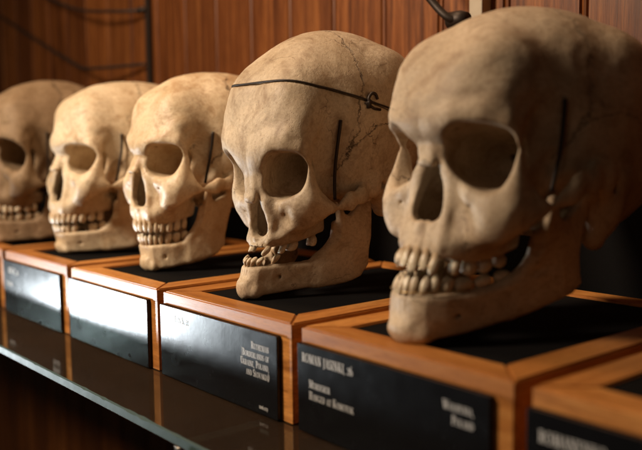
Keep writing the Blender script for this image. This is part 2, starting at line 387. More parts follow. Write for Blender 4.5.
def cranium_field(h, o):
    F = Field((0, -116, 34), (76, 96, 212), h)
    # brain case
    F.ell((0, 16, 132), (70, 69, 71), 4)
    F.ell((0, -30, 134), (58, 63, 64), 34)
    F.ell((0, 48, 112), (57, 41, 46), 24)
    F.ell((0, -4, 98), (60, 52, 26), 22)
    F.ell((0, -20, 92), (38, 36, 22), 12)
    F.ell((26, -66, 152), (16, 20, 22), 22)                    # frontal eminence
    F.ell((46, 24, 160), (18, 24, 22), 20)                     # parietal eminence
    F.cap((0, -8, 74), (0, -44, 84), 14, 12, 10)              # skull base
    # brow, forehead corner
    F.chain([(0, -90, 121, 7.5), (10, -92, 122.5, 6.8), (22, -91.5, 126, 5.8), (36, -87, 126, 5.4), (45, -80, 119.5, 5.4), (49.5, -76, 111, 5.4)], 11)
    F.cap((0, -87, 124), (0, -86, 140), 8, 6, 16)
    F.cap((10, -84, 133), (38, -76, 137), 9.5, 8.5, 16)
    F.cap((8, -92.5, 122.5), (26, -90, 127), 3.6, 3, 7)
    # bridge, nasal bones, frontal process of the maxilla
    F.cap((0, -86, 119), (0, -90, 108), 9.5, 7.5, 6)
    F.chain([(3, -91.5, 113, 5.2), (3.4, -95.5, 104, 4.6), (4.2, -100.5, 95.5, 3.4)], 4)
    F.cap((0, -93.5, 108), (0, -101.5, 96), 4.2, 3.4, 3)
    F.chain([(9, -87, 116, 5.4), (10, -88.5, 103, 5.2), (13.5, -89.5, 91, 5.4), (17, -88.5, 77, 5.6)], 7)
    # outer rim, cheek bone and arch
    F.chain([(51.5, -74, 112, 6), (52.5, -71.5, 102, 6), (52, -71.5, 92, 6.6)], 6, sx=.85)
    F.chain([(51, -72, 92, 6.5), (50, -73.5, 82, 9.5), (46, -74.5, 74.5, 7.5), (44.5, -75, 69, 4.5)], 6, sx=.72)
    F.cap((46, -75, 88), (41, -80, 80), 6.5, 7.5, 6)
    F.cap((41, -79, 82), (54, -64, 80), 6.5, 6.0, 6, sz=1.5)
    F.cap((44, -75.5, 78), (45.5, -73.5, 69.5), 6, 3.6, 4)
    F.chain([(17, -87, 89, 4), (30, -86, 83, 4.6), (42, -81, 84, 5)], 6)
    F.chain([(40, -80, 78, 6.5), (34, -78, 70, 7), (31, -70, 62, 6)], 8)
    F.chain([(50, -71, 79, 7.6), (58, -57, 79, 5.4), (64, -38, 81, 4.2), (65.5, -22, 84.5, 3.9), (63, -6, 88, 4.4), (60, 4, 91, 5)], 4, sx=.62, sz=1.35)
    F.cap((60, -6, 89), (52, -12, 94), 6, 8, 10)
    # upper jaw
    F.ell((12, -66, 74), (25, 26, 24), 6)
    F.ell((14, -70, 60), (17, 24, 12), 6)
    F.ribbon([(0, -91.5, 49.5, 66, 4.6), (8, -90, 49.5, 66, 4.6), (15.5, -85.5, 49.5, 66, 4.8), (20.5, -78, 50, 66, 5), (24.5, -69, 50, 66, 5.2), (27, -58, 50.5, 66, 5.5), (28, -45, 52, 66, 5.5)], 5, 3)
    F.cap((0, -90, 70), (0, -94.5, 62), 4, 3.5, 4)             # below the nose
    F.cap((0, -92, 65.5), (0, -98, 66.5), 2.6, 1.0, 3)         # nasal spine
    F.ell((29, -99, 71), (11, 9.5, 10), 9, 'sub')                # canine fossa
    F.cap((16.5, -90.5, 71), (17.5, -90.5, 56), 3, 2.4, 4)     # canine ridge
    # temple hollow
    F.ell((67, -60, 112), (16, 22, 26), 12, 'sub')
    F.cap((54, -47, 94), (49, -55, 72), 8, 9, 6, 'sub')
    # eye sockets
    ow, oh, oz, ox = o.get('ow', 19.6), o.get('oh', 15.4), o.get('oz', 104.5), o.get('ox', 31)
    a = Vector((-17, 42, -3)).normalized(); ur = Vector((a.y, -a.x, 0)).normalized(); wr = ur.cross(a)
    til = R_(o.get('otilt', 13)); u2 = ur * math.cos(til) - wr * math.sin(til); w2 = wr * math.cos(til) + ur * math.sin(til)
    def orbit(X, Y, Z):
        px, py, pz = X - ox, Y + 82, Z - oz
        t = px * a.x + py * a.y + pz * a.z
        u = px * u2.x + py * u2.y + pz * u2.z; w = px * w2.x + py * w2.y + pz * w2.z
        g = np.where(t > -4, np.sqrt(np.clip(1 - (t / 54) ** 2 * 1.02, 0, 1)) * (1 - .1 * np.clip(t / 50, 0, 1)), 1 - .5 * np.minimum(t + 4, 0) * .012 )
        q = (np.abs(u / ow) ** 3.1 + np.abs(w / oh) ** 3.1) ** (1 / 3.1)
        return np.maximum((q - g) * 17, t - 51)
    F.op(orbit, (4, -116, 78), (58, -34, 128), 2.6, 'sub')
    F.cap((17, -50, 103), (12, -40, 101), 3, 3, 2, 'sub')
    F.cap((19.5, -92, 119.5), (19.5, -88, 123.5), 1.3, 1.3, 1.5, 'sub')
    # hollow brain case and the fissures that open into it from the sockets
    F.ell((0, 20, 135), (58, 55, 56), 2, 'sub')
    F.chain([(17, -52, 101, 1.8), (15, -38, 104, 2.2), (14, -20, 114, 4)], 1, 'sub')
    # nose opening
    nz0, nw = o.get('nz0', 71.5), o.get('nw', 14)
    def nose(X, Y, Z):
        Z = Z + 6 * sst(-90, -70, Y)
        zz = np.clip((Z - nz0) / 23, -1, 1)
        w = np.where(Z > nz0, nw - (nw - 5.0) * np.clip(zz, 0, 1) ** 1.5, nw)
        d = np.abs(X) - w
        r = nw - 5.5
        cx = np.maximum(np.abs(X) - (nw - r), 0); d2 = np.sqrt(cx ** 2 + (Z - nz0) ** 2) - r
        d = np.where(Z > nz0, np.maximum(d, Z - (nz0 + 21)), np.maximum(d2, d))
        return np.maximum(d - sst(-88, -78, Y) * (3.0 + 7.5 * sst(94, 86, Z)), Y + 30 + (Z - 70) * .2) + 0 * X
    F.op(nose, (0, -116, 50), (24, -20, 102), 1.3, 'sub')
    F.chain([(7, -48, 76, 9), (8, -20, 70, 10), (8, -4, 58, 12)], 2, 'sub')
    F.cap((31.5, -90, 78.5), (31, -80, 80), .9, .8, .8, 'sub')    # foramen below the socket
    F.cap((50, -82, 86), (48, -74, 87), .9, .9, 1, 'sub')
    # roots and sockets of the upper teeth
    for i, (x, y, tx, ty, w) in enumerate(tooth_slots(UP_ARC, UP_W)):
        n = Vector((ty, -tx)); L = [11, 11, 15, 11, 10, 9, 8, 7][i]
        bx, by = x - n.x * -.2, y - n.y * -.2
        F.cap((x - n.x * 2.2, y - n.y * 2.2, 51), (x - n.x * 4.2, y - n.y * 4.2, 51 + L), w * .37, w * .22, 1.4)
        if i in o.get('lost_up', ()): F.cap((x - n.x * 2.6, y - n.y * 2.6, 46), (x - n.x * 3.4, y - n.y * 3.4, 55 + (i * 37 % 5)), w * .56, w * .26, 1.2, 'sub')
    # pterygoid
    F.cap((14, -38, 62), (16, -34, 82), 3.4, 5, 3)
    # ear, mastoid
    F.chain([(53, 10, 94, 13), (53.5, 9, 80, 11), (52, 7, 64, 7)], 8)
    F.cap((54, 12, 76), (44, 22, 78), 4, 5, 4)
    F.cap((68, 0, 87), (52, -1, 86), 3.2, 3, 1.5, 'sub')
    F.ell((53, -11, 83), (9, 7, 5), 3, 'sub')
    F.cap((46, -2, 80), (42, -6, 62), 2.6, .8, 2)              # styloid
    # crest above the ear, temporal line
    F.cap((62, 8, 94), (60, 34, 100), 3, 2, 8)
    F.chain([(48, -73, 122, 2.2), (46, -60, 138, 1)], 7)
    return F

def mandible_field(h, o):
    F = Field((0, -106, -8), (64, 10, 98), h)
    T = o.get('low_top', 31)
    F.ribbon([(0, -90.5, 1, T, 5.2), (8, -89, 1, T, 5.2), (15, -85, 1.5, T, 5.4), (21.5, -76, 2.5, T, 5.6), (28, -64, 3.5, T - .5, 5.8), (34, -50, 5, T, 6), (40, -36, 6.5, T + 1, 4.8), (43.5, -24, 9, 32, 3.7)], 6, 3.6)
    F.ell((0, -94, 8), (12, 6, 9), 6); F.ell((13, -89, 5), (7, 5, 5), 5)
    F.ell((0, -98, 22), (14, 4.5, 6), 6, 'sub')
    poly = [(-50, 6), (-30, 8.5), (-16, 11), (-7.5, 19), (-6.5, 34), (-6, 52), (-4.5, 66), (-3.5, 76), (-10, 79), (-17, 71), (-25, 65.5), (-31, 68), (-36, 78), (-39.5, 79), (-39, 66), (-37, 50), (-40, 39), (-47, 31.5)]
    def ramus(X, Y, Z):
        d = None; sgn = False
        n = len(poly)
        for i in range(n):
            (ay, az), (by, bz) = poly[i], poly[(i + 1) % n]
            ey, ez = by - ay, bz - az
            t = np.clip(((Y - ay) * ey + (Z - az) * ez) / (ey * ey + ez * ez), 0, 1)
            q = (Y - ay - t * ey) ** 2 + (Z - az - t * ez) ** 2
            d = q if d is None else np.minimum(d, q)
            c = ((az > Z) != (bz > Z)) & (Y < (by - ay) * (Z - az) / ((bz - az) if bz != az else 1e-6) + ay)
            sgn = np.logical_xor(sgn, c)
        d = np.sqrt(d) * np.where(sgn, -1, 1)
        xc = 46.5 + (Z - 10) * .055 + (Y + 25) * .09 - .003 * (Y + 25) ** 2 * .5 - np.clip(-24 - Y, 0, None) * .30 * sst(64, 30, Z)
        th = 3.0 + 1.2 * sst(40, 5, Z)
        a = np.abs(X - xc) - th + 2.2; b = d + 1.6
        return np.sqrt(np.maximum(a, 0) ** 2 + np.maximum(b, 0) ** 2) + np.minimum(np.maximum(a, b), 0) - 2.2
    F.op(ramus, (36, -54, 2), (58, 0, 84), 6)
    F.cap((45, -8, 80), (59, -11, 80), 4.4, 4.2, 3)
    F.cap((50, -8, 66), (51, -8, 78), 3.6, 4, 3)
    F.chain([(42.5, -39, 60, 2.6), (41, -40, 42, 3), (36, -48, 30, 4)], 5)
    F.cap((29.5, -78, 15.5), (27, -71, 16), 1.5, 1.4, 1.2, 'sub')
    for i, (x, y, tx, ty, w) in enumerate(tooth_slots(LO_ARC, LO_W)):
        n = Vector((ty, -tx)); L = [10, 10, 13, 11, 10, 9, 8, 7][i]
        F.cap((x - n.x * 2.2, y - n.y * 2.2, T - 3), (x - n.x * 3.4, y - n.y * 3.4, T - 3 - L), w * .38, w * .24, 2)
        if i in o.get('lost_lo', ()): F.cap((x - n.x * 2.4, y - n.y * 2.4, T + 3), (x - n.x * 3.6, y - n.y * 3.6, T - 3 - (i * 23 % 4)), w * .44, w * .22, 1.2, 'sub')
    F.ell((48, -18, 14), (10, 10, 9), 4, 'sub') if False else None
    return F

def tooth_mesh(w, depth, H, kind, root, rs):
    """tooth with its crown down to z = 0 and its neck at z = H, the root running up; y is outward (negative)"""
    ns, rows = 16, []
    wear = rs.uniform(0, .8)
    if kind == 'front':
        prof = [(0., .50, .18), (.06, .80, .30), (.18, .98, .46), (.42, 1.0, .72), (.7, .88, .92), (.92, .74, .95), (1.05, .68, .9)]
    elif kind == 'canine':
        prof = [(0., .16, .14), (.10, .50, .36), (.26, .86, .62), (.48, 1.0, .86), (.72, .9, 1.), (.92, .76, 1.), (1.05, .7, .95)]
    else:
        prof = [(0.05, .30, .30), (.02, .55, .60), (.05, .80, .84), (.2, .95, .97), (.45, 1.0, 1.), (.72, .93, .95), (.95, .80, .86), (1.05, .76, .82)]
    vs = []; 
    for t, a, b in prof:
        for i in range(ns):
            th = 2 * math.pi * i / ns; c, s = math.cos(th), math.sin(th); e = .72
            x = a * w / 2 * math.copysign(abs(c) ** e, c); y = b * depth / 2 * math.copysign(abs(s) ** e, s)
            z = t * H
            if kind == 'molar' and t < .3: z += .7 * math.cos(2 * th) * (1 - t * 3) + wear * .4
            if kind == 'front' and t < .3: z += wear * .5 + .35 * abs(c)
            vs.append((x, y - (0 if kind == 'molar' else (1 - t) * .6), z))
    for t in (.35, .7, 1.0):
        for i in range(ns):
            th = 2 * math.pi * i / ns; k = (1 - t * .72)
            vs.append((.68 * w / 2 * k * math.cos(th), .86 * depth / 2 * k * math.sin(th), H * 1.05 + root * t))
    n = len(vs) // ns
    top = len(vs); vs.append((0, 0, prof[0][0] * H + (.9 if kind == 'molar' else .05)))
    bot = len(vs); vs.append((0, 0, H * 1.05 + root * 1.02))
    fs = []
    for r in range(n - 1):
        for i in range(ns):
            j = (i + 1) % ns; fs.append((r * ns + i, r * ns + j, (r + 1) * ns + j, (r + 1) * ns + i))
    for i in range(ns):
        j = (i + 1) % ns
        fs.append((top, j, i, i)); fs.append((bot, (n - 1) * ns + i, (n - 1) * ns + j, (n - 1) * ns + j))
    V = np.array(vs); V += np.array([value_noise(V + rs.uniform(0, 900), 3.0, rs.randint(99)) for _ in range(3)]).T * .14
    return V, fs
LM = [(0.0, -104.0, 8.0, 30.0), (22.0, -84.0, 0.0, 30.0), (46.0, -14.0, 14.0, 30.0), (49.0, -6.0, 62.0, 30.0), (0.0, 15.0, 204.0, 62.0), (0.0, 88.0, 132.0, 62.0), (0.0, -96.0, 126.0, 30.0), (31.0, -80.0, 104.0, 30.0), (12.0, -88.0, 104.0, 30.0), (50.0, -74.0, 102.0, 30.0), (31.0, -82.0, 87.0, 30.0), (30.0, -86.0, 121.0, 30.0), (0.0, -102.0, 94.0, 30.0), (0.0, -94.0, 64.0, 30.0), (12.0, -89.0, 70.0, 30.0), (46.0, -72.0, 70.0, 30.0), (0.0, -99.0, 42.0, 30.0), (0.0, -96.0, 31.0, 30.0), (28.0, -76.0, 14.0, 30.0), (52.0, 7.0, 60.0, 30.0), (64.0, -20.0, 86.0, 30.0), (55.0, 20.0, 150.0, 62.0), (0.0, -93.0, 114.0, 30.0), (0.0, -92.0, 150.0, 30.0)]
POSE = {
    'S2': ([-0.5429, 0.4717, 0.0698, 0.9645, -0.0077, 1.0082],
        [[0.0, 0.8, 0.0], [-7.0, -5.6, -3.1], [-4.2, -4.1, -0.2], [0.2, 0.9, 1.1], [0.0, -5.7, 4.1], [0.0, -0.3, 1.5], [0.0, 3.4, -3.5], [0.3, -6.6, 4.8], [-0.0, -4.9, 1.6], [-2.3, 2.3, 0.3], [-2.8, -1.8, 1.9], [1.2, 2.7, -3.3], [0.0, 7.6, -10.7], [0.0, 1.8, -4.3], [-2.5, 1.6, -4.9], [-3.1, 9.6, -7.6], [0.0, -1.4, 1.0], [0.0, -3.0, 2.8], [-6.0, -6.0, 3.5], [1.0, 1.5, 2.7], [-6.1, -6.9, -8.5], [2.1, -10.1, 5.4], [0.0, 1.1, -2.1], [0.0, -0.3, -1.0]]),
    'S1': ([-0.3428, 0.4697, -0.0698, 0.9981, 0.0155, 1.0174],
        [[0.0, -1.4, -0.4], [-2.1, -4.7, 2.1], [-2.7, 0.6, 16.8], [0.1, -1.1, 5.2], [0.0, 2.0, -1.4], [0.0, -2.7, -2.6], [0.0, -1.0, -2.4], [-1.8, -1.8, -2.8], [-3.1, -3.4, -3.8], [0.9, 8.7, 13.5], [-0.3, -1.1, -7.3], [0.7, 0.3, 5.0], [0.0, 11.7, 12.2], [0.0, 2.2, 5.8], [-1.9, 1.8, 7.9], [1.2, -10.8, -13.6], [0.0, -4.8, -4.6], [0.0, -6.9, -5.8], [-2.4, -8.6, -0.0], [-4.8, -7.2, -20.6], [2.9, 2.1, 17.3], [-0.2, -5.0, -2.6], [0.0, -0.6, -1.9], [0.0, -6.4, -4.1]]),
    'S3': ([-0.7195, 0.4686, -0.0175, 0.9431, 0.009, 1.0051],
        [[0.0, 9.2, 1.4], [-4.3, 2.3, 3.0], [-8.4, -12.9, 5.3], [-2.3, -4.1, 0.3], [0.0, 0.0, -4.3], [0.0, -0.9, -3.0], [0.0, 0.1, -0.5], [-0.1, 0.1, 0.3], [0.3, -3.8, -0.9], [-1.4, 3.8, 11.8], [2.6, -1.2, -0.6], [-3.1, 5.9, -1.2], [0.0, 1.5, 2.7], [0.0, 0.6, 1.5], [1.7, 0.1, 1.0], [1.6, -5.1, -3.0], [0.0, -0.7, -2.3], [0.0, -0.4, -3.4], [-4.7, -7.5, -3.7], [-2.0, -3.2, 0.9], [-0.5, -2.2, 2.3], [-1.6, -1.2, -2.6], [0.0, -1.5, -0.3], [0.0, 1.7, -1.1]]),
    'S4': ([-0.8952, 0.469, -0.1047, 0.9805, 0.0067, 0.993],
        [[0.0, 6.4, 2.6], [-2.9, 1.4, 3.6], [-0.2, -1.0, -0.7], [0.3, -1.5, -1.7], [0.0, 0.7, -5.5], [0.0, -0.1, -1.4], [0.0, -2.4, -1.0], [2.1, 3.9, -0.1], [0.7, -1.1, -0.5], [3.6, 3.8, 8.3], [4.8, 0.5, 1.1], [-0.9, 6.5, -1.8], [0.0, 0.6, 2.5], [0.0, -0.2, -0.1], [2.2, 0.3, 0.8], [6.0, -10.6, -3.1], [0.0, -2.7, -5.0], [0.0, -2.0, -4.9], [-2.6, -6.3, -3.2], [0.1, -0.5, -0.6], [1.0, -2.8, 0.6], [0.5, 0.2, -4.8], [0.0, -2.2, -0.8], [0.0, -1.5, -0.7]]),
    'S5': ([-1.0586, 0.4436, 0.0698, 0.9859, 0.0017, 0.9979],
        [[0.0, -0.0, 0.5], [-0.0, -0.1, 0.6], [-0.0, -0.1, -0.4], [0.0, -0.2, -1.0], [0.0, -2.8, -1.4], [0.0, -0.9, -1.5], [0.0, 1.6, -0.7], [0.9, 1.5, 2.7], [0.3, 0.4, 2.0], [1.5, 2.8, 2.7], [0.4, -0.2, 0.3], [1.4, 3.7, 1.3], [0.0, 0.0, 1.1], [0.0, -0.3, -0.1], [0.0, -1.0, -0.5], [0.4, -0.8, -7.0], [0.0, -0.1, -0.5], [0.0, -0.1, -0.3], [-0.0, -0.4, -1.2], [0.0, -0.1, -0.4], [0.2, 0.2, -0.9], [0.1, -2.1, -1.8], [0.0, 0.9, 0.2], [0.0, 1.8, -1.0]]),
}
# ---------------------------------------------------------------- panelled wall, shelf
WALL = .62
PITCH, P0 = .0785, -.406
M_wall = wood('panel_wood', (.050, .013, .003), (.200, .062, .014), (.36, .130, .032), (55, 55, 2.2), 1., .42, (P0, PITCH), .25)
M_oak = wood('box_wood', (.30, .105, .022), (.60, .24, .055), (.80, .38, .105), (6, 60, 60), 1., .46, None, .15)
M_oak_y = wood('box_wood_side', (.30, .105, .022), (.60, .24, .055), (.80, .38, .105), (60, 6, 60), 1., .46, None, .15)
M_felt = plain('black_board', (.0055, .005, .005), .85, bump=.5, bscale=900, spec=.08)
M_plate = plain('gloss_black', (.006, .006, .007), .25, bump=.12, bscale=420, spec=.3)
M_ink = plain('white_lettering', (.62, .60, .57), .5, var=.1)
M_iron = plain('dark_iron', (.045, .032, .025), .5, .6, .4, 300)
M_brass = plain('old_brass', (.55, .40, .20), .35, .9, .2, 300)
M_steel = plain('dull_steel', (.62, .56, .48), .32, .9, .2, 300)
M_pale = plain('pale_paint', (.52, .43, .31), .55, bump=.3, bscale=120)
M_glass = glass_mat()

mb = MB()
x = P0 - PITCH * 30; prof = []
while x < .9:
    # V groove, bead, V groove on every board joint
    prof += [(x - .0045, 0), (x - .003, .0032), (x - .0018, .0002), (x, -.0006), (x + .0018, .0002), (x + .003, .0032), (x + .0045, 0)]
    x += PITCH
prof = [(prof[0][0] - .03, 0)] + prof + [(prof[-1][0] + .03, 0)]
vs = []; fs = []
for px, py in prof: vs += [(px, WALL + py, -.9), (px, WALL + py, 1.3)]
for i in range(len(prof) - 1): fs.append((2 * i, 2 * i + 2, 2 * i + 3, 2 * i + 1))
n = len(vs); xa, xb = prof[0][0], prof[-1][0]
vs += [(xa, WALL + .03, -.9), (xa, WALL + .03, 1.3), (xb, WALL + .03, -.9), (xb, WALL + .03, 1.3)]
fs += [(0, 1, n + 1, n), (2 * len(prof) - 2, n + 2, n + 3, 2 * len(prof) - 1), (n, n + 1, n + 3, n + 2)]
mb.add(vs, fs)
tag(mb.build('panelled_wall', M_wall), 'varnished red brown tongue and groove board wall behind the skulls', 'wall')

mb = MB(); mb.box((-1.9, WALL - .020, .0004), (.35, WALL - .004, .150), .002)  # black sheet added to make the gaps between the skulls dark, in place of shade
tag(mb.build('back_board', M_felt), 'low dull black board added behind the row of boxes, standing in for shade', 'board')

EDGE = FRONT - .0669
shelf = thing('glass_shelf', (-.7, EDGE, 0), 'clear glass shelf with greenish chipped front edge carrying the wooden boxes', 'shelf')
rs = random.Random(5)
mb = MB(); L0, L1 = -2.2, .6; N = 420; T = .008
# cross-section with a small chipped arris that wanders along the front edge
rows = []
for i in range(N + 1):
    x = L0 + (L1 - L0) * i / N
    c = .0009 + .0004 * rs.random() + (.0013 * rs.random() if rs.random() < .16 else 0)
    rows.append([(x, EDGE + c, 0), (x, EDGE + .0002 * rs.random(), -c * .9), (x, EDGE, -T + .0012), (x, EDGE + .0012, -T), (x, WALL - .002, -T), (x, WALL - .002, 0)])
vs = [(p[0] + .7, p[1] - EDGE, p[2]) for r in rows for p in r]; k = 6
fs = [(i * k + j, i * k + (j + 1) % k, (i + 1) * k + (j + 1) % k, (i + 1) * k + j) for i in range(N) for j in range(k)]
fs += [tuple(range(k))[::-1], tuple(range(N * k, N * k + k))]
mb.add(vs, fs); pane = mb.build('glass_pane', M_glass, shelf)
M_edge = plain('ground_glass_edge', (.045, .075, .068), .55, spec=.2, bump=.4, bscale=260); pane.data.materials.append(M_edge)
for i, pl in enumerate(pane.data.polygons):
    if i < N * k and i % k < 2: pl.material_index = 1

br = thing('shelf_support', (-.464, WALL, -T), 'metal support arm with a bright curled clip under the glass shelf edge', 'bracket')
mb = MB(); mb.box((-.006, -(WALL - EDGE) + .004, -.012), (.006, -.002, -.0008), .001); mb.build('arm', M_iron, br)
mb = MB(); e = -(WALL - EDGE)
pl = bez([(0, e + .012, -.0125), (0, e - .001, -.013), (0, e - .0042, -.008), (0, e - .0030, -.001), (0, e - .004, .0035)], 6)
vs = []
for p in pl: vs += [(p.x - .0035, p.y, p.z), (p.x + .0035, p.y, p.z), (p.x + .0035, p.y - .0009, p.z - .0005), (p.x - .0035, p.y - .0009, p.z - .0005)]
fs = [(4 * i + j, 4 * i + (j + 1) % 4, 4 * i + 4 + (j + 1) % 4, 4 * i + 4 + j) for i in range(len(pl) - 1) for j in range(4)] + [(3, 2, 1, 0), tuple(range(4 * len(pl) - 4, 4 * len(pl)))]
mb.add(vs, fs, True); mb.build('clip', M_steel, br)

def wall_mount(x, label, rod_pts, collar_at, pale=True):
    t = thing('wall_bracket', (x, WALL, .5), label, 'bracket', 'iron brackets fixed to the panelled wall')
    mb = MB(); mb.box((0, -.014 if pale else -.008, -.30), (.015 if pale else .009, -.0005, .6), .0015); mb.build('post', M_pale if pale else M_iron, t)
    for q in rod_pts:
        mb = MB(); mb.tube(bez(q), .0036 if pale else .0024); mb.build('rod', M_iron, t)
    c = Vector(collar_at); mb = MB()
    mb.tube([c + Vector((-.009, 0, 0)), c + Vector((-.008, 0, 0)), c + Vector((.004, 0, 0)), c + Vector((.012, 0, 0))], [.0055, .008, .008, .0055] if pale else [.003, .005, .005, .003], 16); mb.build('collar', M_iron, t)
    return t
wall_mount(-.516, 'black iron rod bracket on a pale rail above the two nearest skulls', [[(-.075, -.09, -.10), (-.040, -.06, -.150), (-.022, -.045, -.182), (-.002, -.040, -.203), (.010, -.030, -.205)]], (.002, -.032, -.205))
wall_mount(-1.134, 'blurred dark iron bracket with two sloping rods at the far left of the wall', [[(-.56, -.04, -.05), (-.29, -.04, -.146), (-.20, -.04, -.176), (-.15, -.04, -.192), (-.10, -.035, -.196), (-.004, -.008, -.196)], [(-.36, -.04, -.04), (-.17, -.04, -.098), (-.05, -.03, -.116), (0, -.008, -.118)]], (-.006, -.010, -.118), False)

# ---------------------------------------------------------------- lettering and display boxes
TK, TN = .16, .055       # thick and thin strokes of the serif capitals
def _arc(cx, cy, rx, ry, a0, a1, n=14): return [('s', [(cx + rx * math.cos(R_(a0 + (a1 - a0) * i / n)), cy + ry * math.sin(R_(a0 + (a1 - a0) * i / n)), TN + (TK - TN) * abs(math.cos(R_(a0 + (a1 - a0) * i / n))) ** 1.5) for i in range(n + 1)])]
def _l(x0, y0, x1, y1, w): return [('s', [(x0, y0, w), (x1, y1, w)])]
def _ser(x, y, w=.17): return _l(x - w, y, x + w, y, .05)
def _st(x, y0=0, y1=1, a=True, b=True, w=TK): return _l(x, y0, x, y1, w) + (_ser(x, y0 + .025) if a else []) + (_ser(x, y1 - .025) if b else [])
GL = {
    'I': (.36, _st(.18)), 'L': (.60, _st(.18) + _l(.1, .03, .56, .03, TN) + _l(.55, 0, .56, .24, .06)),
    'E': (.62, _st(.18) + _l(.1, .03, .56, .03, TN) + _l(.1, .97, .54, .97, TN) + _l(.18, .52, .44, .52, TN) + _l(.55, 0, .56, .24, .06) + _l(.53, 1, .54, .78, .06)),
    'F': (.58, _st(.18) + _l(.1, .97, .54, .97, TN) + _l(.18, .52, .44, .52, TN) + _l(.53, 1, .54, .78, .06)),
    'T': (.66, _st(.33, b=False) + _l(.03, .97, .63, .97, TN) + _l(.04, 1, .03, .76, .06) + _l(.62, 1, .63, .76, .06)),
    'H': (.78, _st(.18) + _st(.60) + _l(.18, .52, .6, .52, TN)), 'J': (.40, _st(.22, .05, a=False) + _arc(.08, .0, .14, .16, 0, -110)),
    'N': (.80, _st(.16, w=TN + .02) + _l(.16, 1, .64, 0, TK) + _st(.64, a=False, w=TN + .02)), 'M': (.94, _st(.16, w=TN + .02) + _l(.18, 1, .46, .05, TK) + _l(.46, .05, .76, 1, TN) + _st(.78)),
    'A': (.72, _l(.12, .03, .36, 1, TN) + _l(.34, 1, .62, .03, TK) + _l(.2, .34, .52, .34, TN) + _ser(.12, .025, .12) + _ser(.62, .025, .14)),
    'V': (.72, _l(.12, .97, .37, 0, TK) + _l(.36, 0, .60, .97, TN) + _ser(.12, .975, .14) + _ser(.60, .975, .12)),
    'W': (1.0, _l(.10, .97, .32, 0, TK) + _l(.32, 0, .50, .9, TN) + _l(.48, .97, .70, 0, TK) + _l(.70, 0, .90, .97, TN) + _ser(.1, .975, .13) + _ser(.9, .975, .11)),
    'Y': (.68, _l(.08, .97, .34, .45, TK) + _l(.34, .45, .58, .97, TN) + _st(.34, 0, .48, b=False) + _ser(.1, .975, .12) + _ser(.58, .975, .1)),
    'K': (.74, _st(.18) + _l(.22, .42, .58, .97, TN) + _l(.30, .55, .64, .03, TK) + _ser(.58, .975, .12) + _ser(.64, .025, .12)),
    'R': (.72, _st(.18) + _l(.18, .97, .36, .97, TN) + _arc(.34, .73, .20, .24, 90, -90) + _l(.18, .49, .36, .49, TN) + _l(.34, .5, .62, .03, TK) + _ser(.62, .025, .1)),
    'P': (.62, _st(.18) + _l(.18, .97, .36, .97, TN) + _arc(.34, .71, .20, .26, 90, -90) + _l(.18, .45, .36, .45, TN)),
    'B': (.66, _st(.18) + _l(.18, .97, .34, .97, TN) + _arc(.32, .75, .18, .22, 90, -90) + _l(.18, .52, .36, .52, TN) + _arc(.34, .275, .22, .245, 90, -90) + _l(.18, .03, .36, .03, TN)),
    'D': (.76, _st(.18) + _l(.18, .97, .34, .97, TN) + _arc(.32, .5, .34, .47, 90, -90) + _l(.18, .03, .34, .03, TN)),
    'O': (.80, _arc(.40, .5, .32, .48, 0, 360, 26)), 'U': (.76, _st(.18, .3, a=False) + _st(.60, .3, a=False, w=TN + .02) + _arc(.39, .3, .21, .28, 180, 360)),
    'C': (.70, _arc(.42, .5, .34, .48, 50, 310, 20) + _l(.62, .74, .63, .98, .05)), 'G': (.76, _arc(.42, .5, .34, .48, 50, 310, 20) + _l(.62, .74, .63, .98, .05) + _st(.62, .06, .42, a=False)),
    'S': (.54, _arc(.27, .74, .19, .24, 30, 250, 14) + _l(.17, .56, .38, .42, TK) + _arc(.27, .26, .20, .24, 70, -150, 14) + _l(.45, .76, .46, .98, .05) + _l(.06, .02, .07, .26, .05)),
    ',': (.22, _l(.10, .08, .05, -.16, .10)), '.': (.20, _l(.08, 0, .08, .10, .11)), '[': (.3, _l(.12, -.12, .12, 1.05, .07) + _l(.12, 1.02, .26, 1.02, .05) + _l(.12, -.1, .26, -.1, .05)),
    ')': (.3, _arc(-.12, .45, .30, .62, -62, 62)), '0': (.56, _arc(.28, .36, .20, .34, 0, 360, 20)), '1': (.34, _st(.17, 0, .72)), '2': (.50, _arc(.24, .52, .17, .18, 160, -40, 12) + _l(.38, .42, .06, .04, TN) + _l(.06, .05, .44, .05, .10)),
    '8': (.52, _arc(.26, .25, .19, .23, 0, 360, 18) + _arc(.26, .73, .16, .22, 0, 360, 18)), '3': (.5, _arc(.22, .52, .17, .18, 150, -80, 12) + _arc(.2, .16, .20, .20, 80, -150, 12)),
    '6': (.52, _arc(.26, .27, .19, .25, 0, 360, 18) + _arc(.38, .36, .31, .60, 178, 100, 8)), '9': (.52, _arc(.26, .48, .18, .23, 0, 360, 18) + _arc(.12, .40, .31, .58, -2, -80, 8)), ' ': (.30, [])}
